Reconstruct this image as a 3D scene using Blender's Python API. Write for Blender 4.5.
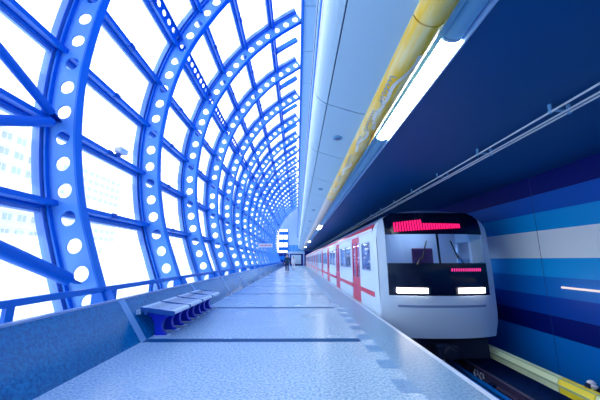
import bpy, math, random
from mathutils import Vector, Matrix
random.seed(7)
for o in list(bpy.data.objects): bpy.data.objects.remove(o)
S = bpy.context.scene
COL = S.collection
R = math.radians
def lin(c):
    c = c/255.0
    return c/12.92 if c <= .04045 else ((c+.055)/1.055)**2.4
def rgb(r, g, b): return (lin(r), lin(g), lin(b), 1)

# ------------------------------------------------------------------ camera
F = 294.0
EYE = 1.25
cam = bpy.data.cameras.new('camera'); cam.sensor_width = 36; cam.lens = 36*F/600
cam.clip_start = .05; cam.clip_end = 600
camo = bpy.data.objects.new('camera', cam); COL.objects.link(camo)
camo.location = (0, 0, EYE); camo.rotation_euler = (R(90+11.45), 0, R(-.585))
S.camera = camo
# ------------------------------------------------------------------ world: flat bright winter overcast
W = bpy.data.worlds.new('world'); S.world = W; W.use_nodes = True
nt = W.node_tree; nt.nodes.clear()
wo = nt.nodes.new('ShaderNodeOutputWorld'); bg = nt.nodes.new('ShaderNodeBackground')
tc = nt.nodes.new('ShaderNodeTexCoord'); sx = nt.nodes.new('ShaderNodeSeparateXYZ')
rp = nt.nodes.new('ShaderNodeValToRGB')
nt.links.new(tc.outputs['Generated'], sx.inputs[0]); nt.links.new(sx.outputs['Z'], rp.inputs[0])
rp.color_ramp.elements[0].position = 0.0; rp.color_ramp.elements[0].color = (1, 1, 1, 1)
rp.color_ramp.elements[1].position = 1.0; rp.color_ramp.elements[1].color = (.72, .90, 1, 1)
e = rp.color_ramp.elements.new(.6); e.color = (.95, .98, 1, 1)
nt.links.new(rp.outputs[0], bg.inputs['Color']); bg.inputs['Strength'].default_value = 2.2
nt.links.new(bg.outputs[0], wo.inputs[0])
# low winter sun behind thin cloud
sl = bpy.data.lights.new('winter_sun', 'SUN'); sl.energy = 1.6; sl.angle = R(25); sl.color = (1, .97, .95)
so = bpy.data.objects.new('winter_sun', sl); COL.objects.link(so)
so.rotation_euler = Vector((-.75, .55, .42)).to_track_quat('Z', 'Y').to_euler()
S.view_settings.view_transform = 'Standard'; S.view_settings.look = 'None'
S.view_settings.gamma = 1; S.view_settings.use_curve_mapping = False
S.view_settings.exposure = 0.35

# ------------------------------------------------------------------ materials
def mat(name, col, rough=.5, metal=0, spec=.5, coat=0, bump=None):
    m = bpy.data.materials.new(name); m.use_nodes = True
    p = m.node_tree.nodes['Principled BSDF']
    p.inputs['Base Color'].default_value = col; p.inputs['Roughness'].default_value = rough
    p.inputs['Metallic'].default_value = metal; p.inputs['Specular IOR Level'].default_value = spec
    p.inputs['Coat Weight'].default_value = coat
    return m
def speckle(name, c1, c2, scale, rough, spec=.5, c3=None, blot=.8, rmod=0):
    m = mat(name, c1, rough, spec=spec); n = m.node_tree; p = n.nodes['Principled BSDF']
    t = n.nodes.new('ShaderNodeTexCoord')
    a = n.nodes.new('ShaderNodeTexNoise'); a.inputs['Scale'].default_value = scale; a.inputs['Detail'].default_value = 3; a.inputs['Roughness'].default_value = .75
    r = n.nodes.new('ShaderNodeValToRGB'); r.color_ramp.elements[0].position = .36; r.color_ramp.elements[1].position = .62
    r.color_ramp.elements[0].color = c1; r.color_ramp.elements[1].color = c2
    n.links.new(t.outputs['Object'], a.inputs[0]); n.links.new(a.outputs[0], r.inputs[0])
    b = n.nodes.new('ShaderNodeTexNoise'); b.inputs['Scale'].default_value = 1.1; b.inputs['Detail'].default_value = 4
    n.links.new(t.outputs['Object'], b.inputs[0])
    mx = n.nodes.new('ShaderNodeMix'); mx.data_type = 'RGBA'; mx.blend_type = 'MULTIPLY'; mx.inputs[0].default_value = 1
    rr = n.nodes.new('ShaderNodeValToRGB'); rr.color_ramp.elements[0].position = .3; rr.color_ramp.elements[1].position = .7
    rr.color_ramp.elements[0].color = (blot, blot*1.02, blot*1.04, 1); rr.color_ramp.elements[1].color = (1, 1, 1, 1)
    n.links.new(b.outputs[0], rr.inputs[0]); n.links.new(r.outputs[0], mx.inputs[6]); n.links.new(rr.outputs[0], mx.inputs[7])
    n.links.new(mx.outputs[2], p.inputs['Base Color'])
    mr = n.nodes.new('ShaderNodeMapRange'); mr.inputs[3].default_value = rough*.97; mr.inputs[4].default_value = rough*1.04
    n.links.new(b.outputs[0], mr.inputs[0]); n.links.new(mr.outputs[0], p.inputs['Roughness'])
    return m
def emit(name, col, s):
    m = bpy.data.materials.new(name); m.use_nodes = True; n = m.node_tree; n.nodes.clear()
    o = n.nodes.new('ShaderNodeOutputMaterial'); e = n.nodes.new('ShaderNodeEmission')
    e.inputs[0].default_value = col; e.inputs[1].default_value = s; n.links.new(e.outputs[0], o.inputs[0]); return m
def glass(name, tint, refl=.12, rough=.02, alpha_col=None, solid=0):
    m = bpy.data.materials.new(name); m.use_nodes = True; n = m.node_tree; n.nodes.clear()
    o = n.nodes.new('ShaderNodeOutputMaterial'); t = n.nodes.new('ShaderNodeBsdfTransparent'); g = n.nodes.new('ShaderNodeBsdfGlossy')
    t.inputs[0].default_value = tint; g.inputs[0].default_value = (1, 1, 1, 1); g.inputs[1].default_value = rough
    f = n.nodes.new('ShaderNodeFresnel'); f.inputs[0].default_value = 1.45
    mm = n.nodes.new('ShaderNodeMath'); mm.operation = 'MULTIPLY'; mm.inputs[1].default_value = refl*8
    mm.use_clamp = True
    x = n.nodes.new('ShaderNodeMixShader')
    n.links.new(f.outputs[0], mm.inputs[0]); n.links.new(mm.outputs[0], x.inputs[0])
    src = t
    if solid:
        d = n.nodes.new('ShaderNodeBsdfDiffuse'); d.inputs[0].default_value = alpha_col; y = n.nodes.new('ShaderNodeMixShader')
        y.inputs[0].default_value = solid; n.links.new(t.outputs[0], y.inputs[1]); n.links.new(d.outputs[0], y.inputs[2]); src = y
    n.links.new(src.outputs[0], x.inputs[1]); n.links.new(g.outputs[0], x.inputs[2]); n.links.new(x.outputs[0], o.inputs[0]); return m

M = dict(
 blue=mat('blue_paint', rgb(0, 120, 222), .4, spec=.3),
 web=mat('blue_web_paint_glare', rgb(100, 168, 242), .4, spec=.3),  # rib blue made paler than the flanges, daylight glare mixed into the colour
 mull=mat('pale_blue_frame', rgb(96, 146, 228), .4),
 purlin=mat('purlin_blue', rgb(0, 112, 216), .4, spec=.3),
 bar=mat('glazing_bar_blue', rgb(130, 172, 236), .4),
 darkblue=mat('dark_blue_steel', rgb(0, 88, 186), .4, spec=.3),
 glass=glass('clear_glazing', (.97, .985, 1, 1), .06),
 floor=speckle('terrazzo', rgb(110, 164, 210), rgb(194, 220, 240), 34, .27, blot=.92),
 band=speckle('edge_granite', rgb(86, 138, 184), rgb(140, 184, 218), 30, .34, blot=.86),
 tooth=speckle('edge_granite_dark', rgb(84, 140, 192), rgb(130, 178, 220), 30, .38, blot=.86),
 line=mat('dark_inlay', rgb(0, 80, 138), .5, spec=.15),
 coping=mat('coping', rgb(196, 218, 244), .4),
 granite=speckle('polished_granite', rgb(0, 90, 152), rgb(6, 126, 192), 26, .16, blot=.85),
 ledge=mat('ledge', rgb(150, 180, 225), .35),
 strip=mat('joint_strip', rgb(120, 170, 220), .35),
 soffit=mat('soffit_panel', rgb(188, 218, 238), .55, spec=.25),
 gap=mat('soffit_gap', rgb(10, 60, 140), .6),
 pale=mat('pale_blue_metal', rgb(160, 200, 242), .35),
 midmetal=mat('mid_blue_metal', rgb(120, 188, 232), .4),
 white=mat('white_paint', rgb(235, 242, 252), .35),
 navy=mat('track_ceiling_paint', rgb(0, 82, 146), .5, spec=.2),
 s_navy=mat('stripe_navy', rgb(0, 24, 120), .4, spec=.2), s_blue=mat('stripe_blue', rgb(0, 92, 202), .4, spec=.2),
 s_azure=mat('stripe_azure', rgb(0, 158, 240), .4, spec=.2), s_white=mat('stripe_white', rgb(216, 238, 255), .4),
 s_royal=mat('stripe_royal', rgb(0, 116, 214), .4, spec=.2),
 joint=mat('joint_dark', rgb(20, 60, 140), .5),
 bed=speckle('track_bed', rgb(6, 40, 92), rgb(16, 66, 130), 9, .6, blot=.7),
 rail=mat('rail_steel', rgb(120, 110, 150), .35, metal=.7), iron=mat('dark_iron', rgb(14, 40, 84), .5, metal=.3),
 tgreen=mat('third_rail_cover', rgb(222, 246, 205), .4), tyellow=mat('third_rail_cover_yellow', rgb(250, 236, 60), .4),
 tgroove=mat('third_rail_groove', rgb(160, 195, 160), .5),
 ceramic=mat('ceramic', rgb(235, 240, 250), .2),
 lamp=emit('lamp_diffuser', (.97, .98, 1, 1), 20),
 cream=mat('cream_cover', rgb(228, 210, 190), .3),
 train=mat('train_white', rgb(205, 232, 255), .22), door=mat('train_door_red', rgb(200, 40, 80), .3), red=mat('train_red', rgb(205, 30, 60), .3),
 grey=mat('train_grey', rgb(120, 150, 195), .35), black=mat('train_black', rgb(6, 16, 44), .15), under=mat('underframe', rgb(8, 24, 56), .6),
 tglass=glass('train_glass', (.86, .93, 1, 1), .10, .04), wglass=glass('windscreen_glass', (.8, .9, 1, 1), .10, .04),
 inside=mat('train_interior', rgb(190, 210, 240), .5), seat=mat('train_seat', rgb(120, 60, 110), .7),
 led=emit('led_red', (1, .012, .16, 1), 1.3), ledn=emit('led_number', (1, .06, .40, 1), .9),
 head=emit('headlight', (1, .86, .74, 1), 14), inlamp=emit('interior_lamp', (.9, .95, 1, 1), 14),
 wrefl=emit('wall_reflection_glow', (1, .93, .97, 1), .7),  # self-lit streak standing for the headlight reflected in the striped wall
 steel=mat('steel', rgb(190, 205, 225), .3, metal=.8),
 seatm=mat('bench_metal', rgb(205, 228, 248), .3), leg=mat('bench_leg_blue', rgb(10, 50, 215), .4), seatd=mat('bench_edge', rgb(40, 100, 175), .4),
 snow=speckle('snow', rgb(196, 214, 232), rgb(245, 250, 255), .25, .8, blot=.85),
 bld=mat('facade_pale', rgb(242, 240, 240), .8), bldw=mat('facade_window', rgb(190, 205, 222), .4), bldr=mat('facade_band', rgb(250, 250, 250), .8),
 tree=mat('far_hedge', rgb(222, 230, 238), .9),
 skin=mat('skin', rgb(205, 165, 150), .6), coat=mat('dark_teal_coat', rgb(8, 62, 96), .8), trous=mat('dark_trousers', rgb(20, 40, 90), .8), hair=mat('hair', rgb(40, 35, 50), .7), coat2=mat('light_coat', rgb(215, 225, 240), .8),
 signw=mat('sign_white', rgb(235, 238, 248), .4), signr=mat('sign_red', rgb(225, 90, 100), .4),
 glassb=glass('blue_glass', (.45, .72, .95, 1), .10, .03),
 txt=mat('advert_lettering', rgb(120, 160, 200), .4), txw=mat('advert_swoosh', rgb(250, 244, 232), .4),
)
# yellow advertising wrap: printed yellow film, streaky, that fades out into the bare cream cover along the beam
def wrap_mat():
    m = mat('advert_wrap', rgb(245, 200, 50), .28); n = m.node_tree; p = n.nodes['Principled BSDF']
    t = n.nodes.new('ShaderNodeTexCoord'); mp = n.nodes.new('ShaderNodeMapping'); mp.inputs['Scale'].default_value = (6, .8, 6)
    a = n.nodes.new('ShaderNodeTexNoise'); a.inputs['Scale'].default_value = 2.2; a.inputs['Detail'].default_value = 3
    r = n.nodes.new('ShaderNodeValToRGB'); r.color_ramp.elements[0].position = .40; r.color_ramp.elements[1].position = .66
    r.color_ramp.elements[0].color = rgb(255, 204, 20); r.color_ramp.elements[1].color = rgb(255, 234, 165)
    n.links.new(t.outputs['Object'], mp.inputs[0]); n.links.new(mp.outputs[0], a.inputs[0]); n.links.new(a.outputs[0], r.inputs[0])
    n.links.new(r.outputs[0], p.inputs['Base Color']); return m
M['wrap'] = wrap_mat()

# ------------------------------------------------------------------ mesh helpers
class MB:
    def __init__(s): s.v = []; s.f = []; s.m = []; s.mi = 0
    def add(s, vs, fs):
        b = len(s.v); s.v += [tuple(v) for v in vs]; s.f += [tuple(b+i for i in f) for f in fs]; s.m += [s.mi]*len(fs)
    def box(s, x0, x1, y0, y1, z0, z1):
        s.add([(x0,y0,z0),(x1,y0,z0),(x1,y1,z0),(x0,y1,z0),(x0,y0,z1),(x1,y0,z1),(x1,y1,z1),(x0,y1,z1)],
              [(0,3,2,1),(4,5,6,7),(0,1,5,4),(1,2,6,5),(2,3,7,6),(3,0,4,7)])
    def ext(s, prof, y0, y1, closed=True, caps=True):        # profile in XZ swept along Y
        n = len(prof)
        vs = [(x,y0,z) for x,z in prof]+[(x,y1,z) for x,z in prof]
        fs = [(i,(i+1)%n,n+(i+1)%n,n+i) for i in range(n if closed else n-1)]
        if caps and closed: fs += [tuple(range(n))[::-1], tuple(range(n,2*n))]
        s.add(vs, fs)
    def tube(s, pts, r, n=10, cap=True):
        pts = [Vector(p) for p in pts]; vs = []; fs = []
        for i, p in enumerate(pts):
            d = (pts[min(i+1,len(pts)-1)]-pts[max(i-1,0)]).normalized()
            up = Vector((0,0,1)) if abs(d.z) < .9 else Vector((1,0,0))
            a = d.cross(up).normalized(); b = d.cross(a)
            for k in range(n):
                t = 2*math.pi*k/n; vs.append(p+a*math.cos(t)*r+b*math.sin(t)*r)
        for i in range(len(pts)-1):
            for k in range(n): fs.append((i*n+k, i*n+(k+1)%n, (i+1)*n+(k+1)%n, (i+1)*n+k))
        if cap: fs += [tuple(range(n)), tuple(range((len(pts)-1)*n, len(pts)*n))[::-1]]
        s.add(vs, fs)
    def beam(s, p, q, w, h, up=(0,0,1)):                      # rectangular bar from p to q
        p = Vector(p); q = Vector(q); d = (q-p).normalized(); a = d.cross(Vector(up)).normalized(); b = a.cross(d)
        vs = []
        for c in (p, q):
            for i, j in ((-1,-1),(1,-1),(1,1),(-1,1)): vs.append(c+a*(i*w/2)+b*(j*h/2))
        s.add(vs, [(0,1,2,3),(7,6,5,4),(0,4,5,1),(1,5,6,2),(2,6,7,3),(3,7,4,0)])
    def sweep(s, curve, t0, t1, y0, y1):                      # curved strip: curve = [(x,z,nx,nz)], offsets t0..t1 outward, width y0..y1
        vs = []; fs = []
        for x,z,nx,nz in curve:
            for t,y in ((t0,y0),(t0,y1),(t1,y1),(t1,y0)): vs.append((x+nx*t,y,z+nz*t))
        n = len(curve)
        for i in range(n-1):
            for k in range(4): fs.append((i*4+k,(i+1)*4+k,(i+1)*4+(k+1)%4,i*4+(k+1)%4))
        fs += [(0,1,2,3),(4*n-1,4*n-2,4*n-3,4*n-4)]
        s.add(vs, fs)
    def lathe(s, c, prof, n=20, axis='Z'):
        vs = []; fs = []
        for r,h in prof:
            for k in range(n):
                a = 2*math.pi*k/n
                if axis == 'Z': vs.append((c[0]+r*math.cos(a), c[1]+r*math.sin(a), c[2]+h))
                elif axis == 'X': vs.append((c[0]+h, c[1]+r*math.cos(a), c[2]+r*math.sin(a)))
                else: vs.append((c[0]+r*math.cos(a), c[1]+h, c[2]+r*math.sin(a)))
        for i in range(len(prof)-1):
            for k in range(n): fs.append((i*n+k,i*n+(k+1)%n,(i+1)*n+(k+1)%n,(i+1)*n+k))
        fs += [tuple(range(n))[::-1], tuple(range((len(prof)-1)*n,len(prof)*n))]
        s.add(vs, fs)
    def build(s, name, mats, parent=None, bevel=0, smooth=False):
        me = bpy.data.meshes.new(name); me.from_pydata(s.v, [], s.f)
        if not isinstance(mats, (list,tuple)): mats = [mats]
        for m in mats: me.materials.append(m)
        for p, i in zip(me.polygons, s.m): p.material_index = i
        me.validate(); me.update()
        import bmesh
        bm = bmesh.new(); bm.from_mesh(me); bmesh.ops.recalc_face_normals(bm, faces=bm.faces); bm.to_mesh(me); bm.free()
        o = bpy.data.objects.new(name, me); COL.objects.link(o)
        if parent:
            o.parent = parent; o.matrix_parent_inverse = Matrix.Identity(4)
            loc = world_loc(parent); 
            if loc.length > 0: me.transform(Matrix.Translation(-loc))
        if smooth:
            for p in me.polygons: p.use_smooth = True
            md = o.modifiers.new('edge', 'EDGE_SPLIT'); md.split_angle = R(40)
        if bevel:
            b = o.modifiers.new('bevel', 'BEVEL'); b.width = bevel; b.segments = 2; b.limit_method = 'ANGLE'
        return o
def world_loc(o):
    l = Vector((0,0,0))
    while o: l = l + o.location; o = o.parent
    return l
def tag(o, label=None, cat=None, group=None, kind=None):
    if label: o['label'] = label
    if cat: o['category'] = cat
    if group: o['group'] = group
    if kind: o['kind'] = kind
    return o
def struct(o): o['kind'] = 'structure'; return o
def empty(name, loc): o = bpy.data.objects.new(name, None); o.empty_display_size = .2; COL.objects.link(o); o.location = loc; return o
def copy_tree(o, parent=None):
    c = o.copy(); COL.objects.link(c)
    if parent: c.parent = parent
    for ch in list(o.children): copy_tree(ch, c)
    return c
ORD = ['first','second','third','fourth','fifth','sixth','seventh','eighth','ninth','tenth','eleventh','twelfth','thirteenth','fourteenth','fifteenth','sixteenth','seventeenth','eighteenth','nineteenth','twentieth']

# ------------------------------------------------------------------ key dimensions
Y0, Y1 = -7.0, 62.0           # station ends
RIBY = [5.0+3.2*k for k in range(-1, 18)]
BX = -2.40                    # foot of the leaning granite wall
EDGE = 1.84                   # platform edge
WALLX = 5.40
BED = -1.32
# vault profile (inner flange), catmull-rom resampled by arc length
ctrl = [(-2.78,.02),(-3.1,.65),(-3.5,1.64),(-3.74,2.35),(-3.95,3.4),(-4.03,4.6),(-3.9,5.95),(-3.6,7.2),(-3.1,8.33),(-2.2,9.72),(-1.05,10.88),(.235,11.78)]
def catmull(P, n=24):
    P = [(2*P[0][0]-P[1][0], 2*P[0][1]-P[1][1])]+P+[(2*P[-1][0]-P[-2][0], 2*P[-1][1]-P[-2][1])]
    out = []
    for i in range(1, len(P)-2):
        for k in range(n):
            t = k/n; a,b,c,d = P[i-1],P[i],P[i+1],P[i+2]
            out.append(tuple(.5*((2*b[j])+(-a[j]+c[j])*t+(2*a[j]-5*b[j]+4*c[j]-d[j])*t*t+(-a[j]+3*b[j]-3*c[j]+d[j])*t**3) for j in (0,1)))
    out.append(P[-2]); return out
fine = catmull(ctrl)
for _ in range(60):
    fine = [fine[0]]+[((fine[i-1][0]+2*fine[i][0]+fine[i+1][0])/4, (fine[i-1][1]+2*fine[i][1]+fine[i+1][1])/4) for i in range(1,len(fine)-1)]+[fine[-1]]
arc = [0]
for i in range(1,len(fine)): arc.append(arc[-1]+math.dist(fine[i],fine[i-1]))
LEN = arc[-1]
def at(s):
    s = max(0,min(LEN,s)); lo = 0
    for i in range(1,len(arc)):
        if arc[i] >= s: lo = i-1; break
    a,b = fine[lo],fine[lo+1]; t = (s-arc[lo])/(arc[lo+1]-arc[lo])
    i0 = max(0,lo-3); i1 = min(len(fine)-1,lo+4)
    dx,dz = fine[i1][0]-fine[i0][0], fine[i1][1]-fine[i0][1]; l = math.hypot(dx,dz)
    return (a[0]+(b[0]-a[0])*t, a[1]+(b[1]-a[1])*t, -dz/l, dx/l)     # outward normal
def pt(s, off): x,z,nx,nz = at(s); return (x+nx*off, z+nz*off)
def s_at_z(z):
    for i in range(len(fine)):
        if fine[i][1] >= z: return arc[i]
    return LEN
N = 70
curve = [at(LEN*i/N) for i in range(N+1)]
def s_of_pur(z):                                              # arc position whose OUTER point has height z
    best = min(range(400), key=lambda i: abs(pt(LEN*i/400,.58)[1]-z)); return LEN*best/400

# ------------------------------------------------------------------ structure: floor, walls, ceilings
m = MB(); m.box(-3.7, 1.0, Y0, Y1, -.25, 0); m.box(1.0, 1.2, Y0, Y1, -.25, -.0005); m.mi = 1; m.box(1.2, EDGE-.07, Y0, Y1, -.25, 0)
m.mi = 2
y = 5.0-.64*18
while y < 60: 
    m.box(1.0, 1.2, y+.03, y+.35, -.02, .0005); y += .64
m.mi = 3
for yy in [5.0+3.2*k for k in range(-3, 18)]: m.box(BX, 1.0, yy-.10, yy+.10, -.02, .0008)
struct(m.build('floor', [M['floor'], M['band'], M['tooth'], M['line']]))
m = MB(); m.box(EDGE-.07, EDGE, Y0, Y1, -.12, .001); struct(m.build('trim_1', M['coping']))
m = MB(); m.box(EDGE-.25, EDGE-.12, Y0, Y1, BED, -.1); m.box(EDGE-.25, EDGE-.02, Y0, Y1, -.25, -.12); struct(m.build('wall_platform', M['joint']))
m = MB(); m.box(EDGE-.3, WALLX+.2, Y0, Y1+6, BED-.2, BED)
m.box(2.2, 4.3, Y0, Y1+6, BED, BED+.03)
struct(m.build('floor_track', M['bed']))
# leaning granite wall on the left with lighter joint strips and pale ledge
TX, TZ = -2.83, .62
m = MB(); m.ext([(BX,0),(TX,TZ),(TX-.06,TZ),(BX-.06,0)], Y0, Y1)
m.mi = 1
for k in range(-3, 18):
    yy = 5.0+3.2*k-.02; nx,nz = .822*.004,.569*.004
    m.ext([(BX+nx,0),(BX+nx-.0,.0),(TX+nx,TZ+.002),(TX-.02,TZ-.02),(BX-.02,0)], yy-.085, yy+.085)
m.mi = 2
m.ext([(TX+.012,TZ-.012),(TX+.012,TZ+.012),(TX-.075,TZ+.012),(TX-.075,TZ-.012)], Y0, Y1)
struct(m.build('wall_left', [M['granite'], M['strip'], M['ledge']]))
# outer kerb so that the glazing stands on something
# striped wall beyond the track
Z = [BED, -.31, .09, .48, .89, 1.28, 1.88, 2.28, 2.68, 3.12]
mt = ['s_royal','s_navy','s_blue','s_blue','s_azure','s_white','s_azure','s_blue','s_navy']
mm = ['s_royal','s_navy','s_blue','joint','s_azure','s_white']
m = MB()
for i in range(9):
    m.mi = i; m.box(WALLX, WALLX+.2, Y0, Y1+6, Z[i], Z[i+1])
m.mi = 9
yy = 6.57-3.2*4
while yy < 62: m.box(WALLX-.002, WALLX, yy-.006, yy+.006, BED, 3.1); yy += 3.2
mats = [M['s_royal'],M['s_navy'],mat('stripe_cobalt', rgb(0,70,180),.4,spec=.2),M['s_royal'],M['s_azure'],M['s_white'],M['s_azure'],M['s_blue'],M['s_navy'],M['joint']]
struct(m.build('wall_right', mats))
# track ceiling
m = MB(); m.box(1.47, WALLX+.2, Y0, Y1+6, 3.12, 3.4)
struct(m.build('ceiling_track', M['navy']))
# light soffit over the platform: curved metal panels with dark gaps, 1.78 m module
lip = [(.245,3.56),(.25,3.47),(.262,3.41),(.30,3.36),(.35,3.325),(.395,3.302)]
big = [(.408,3.297),(.52,3.255),(.65,3.215),(.78,3.175),(.93,3.14)]
m = MB()
ys = []; y = 3.61-1.78*6
while y < Y1: ys.append(y); y += 1.78
for a in ys:
    for P in (lip, big):
        prof = P+[(x+.012, z+.03) for x,z in P[::-1]]
        m.ext(prof, a+.013, a+1.767)
m.mi = 1
m.ext([(x+.02,z+.035) for x,z in lip+big]+[(.93,3.6),(.3,3.6)], Y0, Y1)
struct(m.build('ceiling', [M['soffit'], M['gap']], smooth=True))
# wall above the soffit, high strip of panels and the upper wall the vault leans on
m = MB(); m.box(.42, .6, Y0, Y1, 3.5, 5.9); struct(m.build('wall_upper', M['pale']))
m = MB(); y = 2.14-1.19*8
while y < Y1: m.box(.125, .345, y+.008, y+1.182, 5.75, 5.78); y += 1.19
m.mi = 1; m.box(.12, .42, Y0, Y1, 5.785, 5.9); m.mi = 2; m.box(.345,.36,Y0,Y1,5.70,5.80); m.mi = 3; m.box(.085,.125,Y0,Y1,5.72,5.85)
struct(m.build('trim_3', [M['soffit'], M['gap'], M['white'], M['blue']]))
m = MB(); m.box(.24, .5, Y0, Y1, 5.9, 12.4); struct(m.build('wall_vault', M['blue']))
# ends
m = MB(); m.box(.1, WALLX+.2, Y0-.2, Y0, BED, 3.4); m.box(-4.8, .6, Y0-.2, Y0, -.25, 12.4); struct(m.build('wall_rear', M['pale']))
m = MB(); m.box(-1.9, .2, Y1, Y1+.3, 2.7, 12.4); m.box(-4.8,-1.9,Y1,Y1+.3,7.5,12.4); m.box(.2,1.5,Y1,Y1+.3,2.7,12.4)
struct(m.build('wall_end', M['soffit']))
m = MB(); m.box(1.5, WALLX+.2, Y1+5.8, Y1+6, BED, 3.4); m.box(-4.8,1.6,Y1+2.5,Y1+2.7,-.2,2.7); m.box(-4.8,1.6,Y1,Y1+2.7,-.25,0)
struct(m.build('wall_tunnel', M['s_navy']))

# ------------------------------------------------------------------ glazed vault
PZ = [2.15, 3.67, 5.15, 6.58, 7.95, 9.22, 10.42, 11.50]
PS = [s_of_pur(z) for z in PZ]
# window bays: glass + mullion frame
bays = [Y0]+[5.0+3.2*k for k in range(-3,18)]+[Y1]
for i in range(len(bays)-1):
    a, b = bays[i], bays[i+1]
    m = MB(); n = 34
    for k in range(n):
        s0, s1 = LEN*k/n, LEN*(k+1)/n
        p, q = pt(s0,.64), pt(s1,.64); p2, q2 = pt(s0,.652), pt(s1,.652)
        m.add([(p[0],a+.03,p[1]),(p[0],b-.03,p[1]),(q[0],b-.03,q[1]),(q[0],a+.03,q[1])], [(0,1,2,3)])
    w = struct(m.build('window_%d' % (i+1), M['glass']))
    w.visible_shadow = True
    f = MB(); f.sweep(curve, .57, .70, b-.13, b+.13)
    f.build('mullion', M['mull'], w)
    w['kind'] = 'structure'

def holed_web(m, y0, y1, d0, d1, pitch, r, sa, sb, n=20):
    cnt = max(1, round((sb-sa)/pitch)); L = (sb-sa)/cnt; W = d1-d0
    for c in range(cnt):
        sc = sa+L*(c+.5); tcn = (d0+d1)/2; rim = []; box = []
        for k in range(n):
            a = 2*math.pi*(k+.5)/n; ca, sa_ = math.cos(a), math.sin(a)
            rim.append((sc+r*ca, tcn+r*sa_))
            q = min((L/2)/abs(ca) if abs(ca) > 1e-6 else 1e9, (W/2)/abs(sa_) if abs(sa_) > 1e-6 else 1e9)
            box.append((sc+q*ca, tcn+q*sa_))
        # snap closest perimeter points to the corners
        for sx_ in (-1,1):
            for sy in (-1,1):
                cp = (sc+sx_*L/2, tcn+sy*W/2); j = min(range(n), key=lambda k: math.dist(box[k],cp)); box[j] = cp
        vs = []
        for y in (y0, y1):
            for P in (rim, box):
                for s,t in P: x,z = pt(s,t); vs.append((x,y,z))
        fs = []
        for k in range(n):
            j = (k+1)%n
            fs += [(k,j,n+j,n+k),(2*n+k,3*n+k,3*n+j,2*n+j),(k,2*n+k,2*n+j,j)]
        m.add(vs, fs)
def make_rib():
    t = empty('arch_rib', (0,0,0))
    m = MB(); holed_web(m, -.012, .012, .02, .50, .487, .128, 0, LEN); w = m.build('web', M['web'], t)
    m = MB(); m.sweep(curve, -.015, .02, -.085, .085); m.build('inner_flange', M['blue'], t)
    m = MB(); m.sweep(curve, .50, .535, -.085, .085); m.build('outer_flange', M['blue'], t)
    m = MB()
    x,z = pt(0,.26)
    m.box(-3.42,-2.70,-.12,.12,0,.025)
    m.build('base_plate', M['darkblue'], t)
    m = MB(); m.ext([(-3.30,.40),(-2.90,.40),(-2.93,.66),(-3.02,.78),(-3.3,.78)],-.035,-.014); m.build('gusset', M['blue'], t)
    for s in PS[:-1]:
        p = pt(s,.42); q = pt(s,.56); m = MB(); m.beam((p[0],-.05,p[1]),(q[0],-.05,q[1]),.07,.14,up=(0,1,0)); m.build('purlin_cleat', M['darkblue'], t)
    return t
rib0 = make_rib()
for i, y in enumerate(RIBY):
    o = rib0 if i == 0 else copy_tree(rib0)
    o.location = (0, y, 0)
    if i == 0: lab = 'blue perforated arch rib just left of the frame, holding the diagonal struts'
    elif i == 1: lab = 'nearest and largest blue arch rib with round holes, left side, rising from the granite wall'
    elif i == 2: lab = 'second nearest blue arch rib with round holes, beside the near end of the bench'
    else: lab = '%s blue perforated arch rib counted from the camera' % ORD[i-1]
    if i == 2: lab = 'second blue perforated arch rib counted from the camera, at the far end of the bench'
    tag(o, lab, 'arch rib', 'perforated arch ribs of the glazed vault')
# purlins running the full length
names = ['lowest of all, first above the sill rail','second up, with the floodlight on it','third up from the sill rail','fourth up, just below the slotted one','fifth up, the one with a slotted plate','sixth up, next above the slotted one','seventh up, in the curved crown','eighth and highest, next to the ceiling edge']
for i, s in enumerate(PS):
    x,z,nx,nz = at(s); tx,tz = nz,-nx
    t = empty('purlin', (x+nx*.58, Y0, z+nz*.58))
    def slab(u0,u1,t0,t1):
        return [(x+nx*(.58+a)+tx*b, z+nz*(.58+a)+tz*b) for a,b in ((u0,t0),(u0,t1),(u1,t1),(u1,t0))]
    for ua,ub,hw_ in ((-.20,-.13,.045),(-.03,.02,.055)):
        m = MB(); m.ext(slab(ua,ub,-hw_,hw_), Y0, Y1); m.build('rail', M['purlin'], t)
    m = MB(); m.ext(slab(-.13,-.03,-.012,.012), Y0, Y1); m.build('web', M['mull'], t)
    m = MB(); m.ext(slab(.02,.09,-.12,.12), Y0, Y1); m.build('glazing_bar', M['bar'], t)
    for y in RIBY: m = MB(); m.ext(slab(-.215,-.13,-.06,.06), y+1.5, y+1.66); m.build('splice', M['darkblue'], t)
    if i == 4:                                              # slotted plate purlin
        m = MB(); cell = .32; yy = RIBY[0]-3.2
        while yy < RIBY[-1]+.2:
            n = 14; hw = .13; rim = []; box = []
            for k in range(n):
                a = 2*math.pi*(k+.5)/n; rim.append((yy+cell/2+.105*math.cos(a), .075*math.sin(a)))
                q = min((cell/2)/abs(math.cos(a)), hw/abs(math.sin(a))); box.append((yy+cell/2+q*math.cos(a), q*math.sin(a)))
            for sx_ in (-1,1):
                for sy in (-1,1):
                    cp = (yy+cell/2+sx_*cell/2, sy*hw); j = min(range(n), key=lambda k: math.dist(box[k],cp)); box[j] = cp
            for off in (.14, .155):
                vs = [(x+nx*(.58-off)+tx*(b+.16), a, z+nz*(.58-off)+tz*(b+.16)) for a,b in rim+box]
                m.add(vs, [(k,(k+1)%n,n+(k+1)%n,n+k) for k in range(n)])
            yy += cell
        for b in (.03,.29): m.ext([(x+nx*(.58-.19+a)+tx*(b+c), z+nz*(.58-.19+a)+tz*(b+c)) for a,c in ((0,-.012),(0,.012),(.1,.012),(.1,-.012))], RIBY[0]-3.2, RIBY[-1])
        m.build('slotted_plate', M['purlin'], t)
    tag(t, 'long blue double-rail purlin %s' % names[i], 'purlin', 'purlins along the glazed vault')
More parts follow.
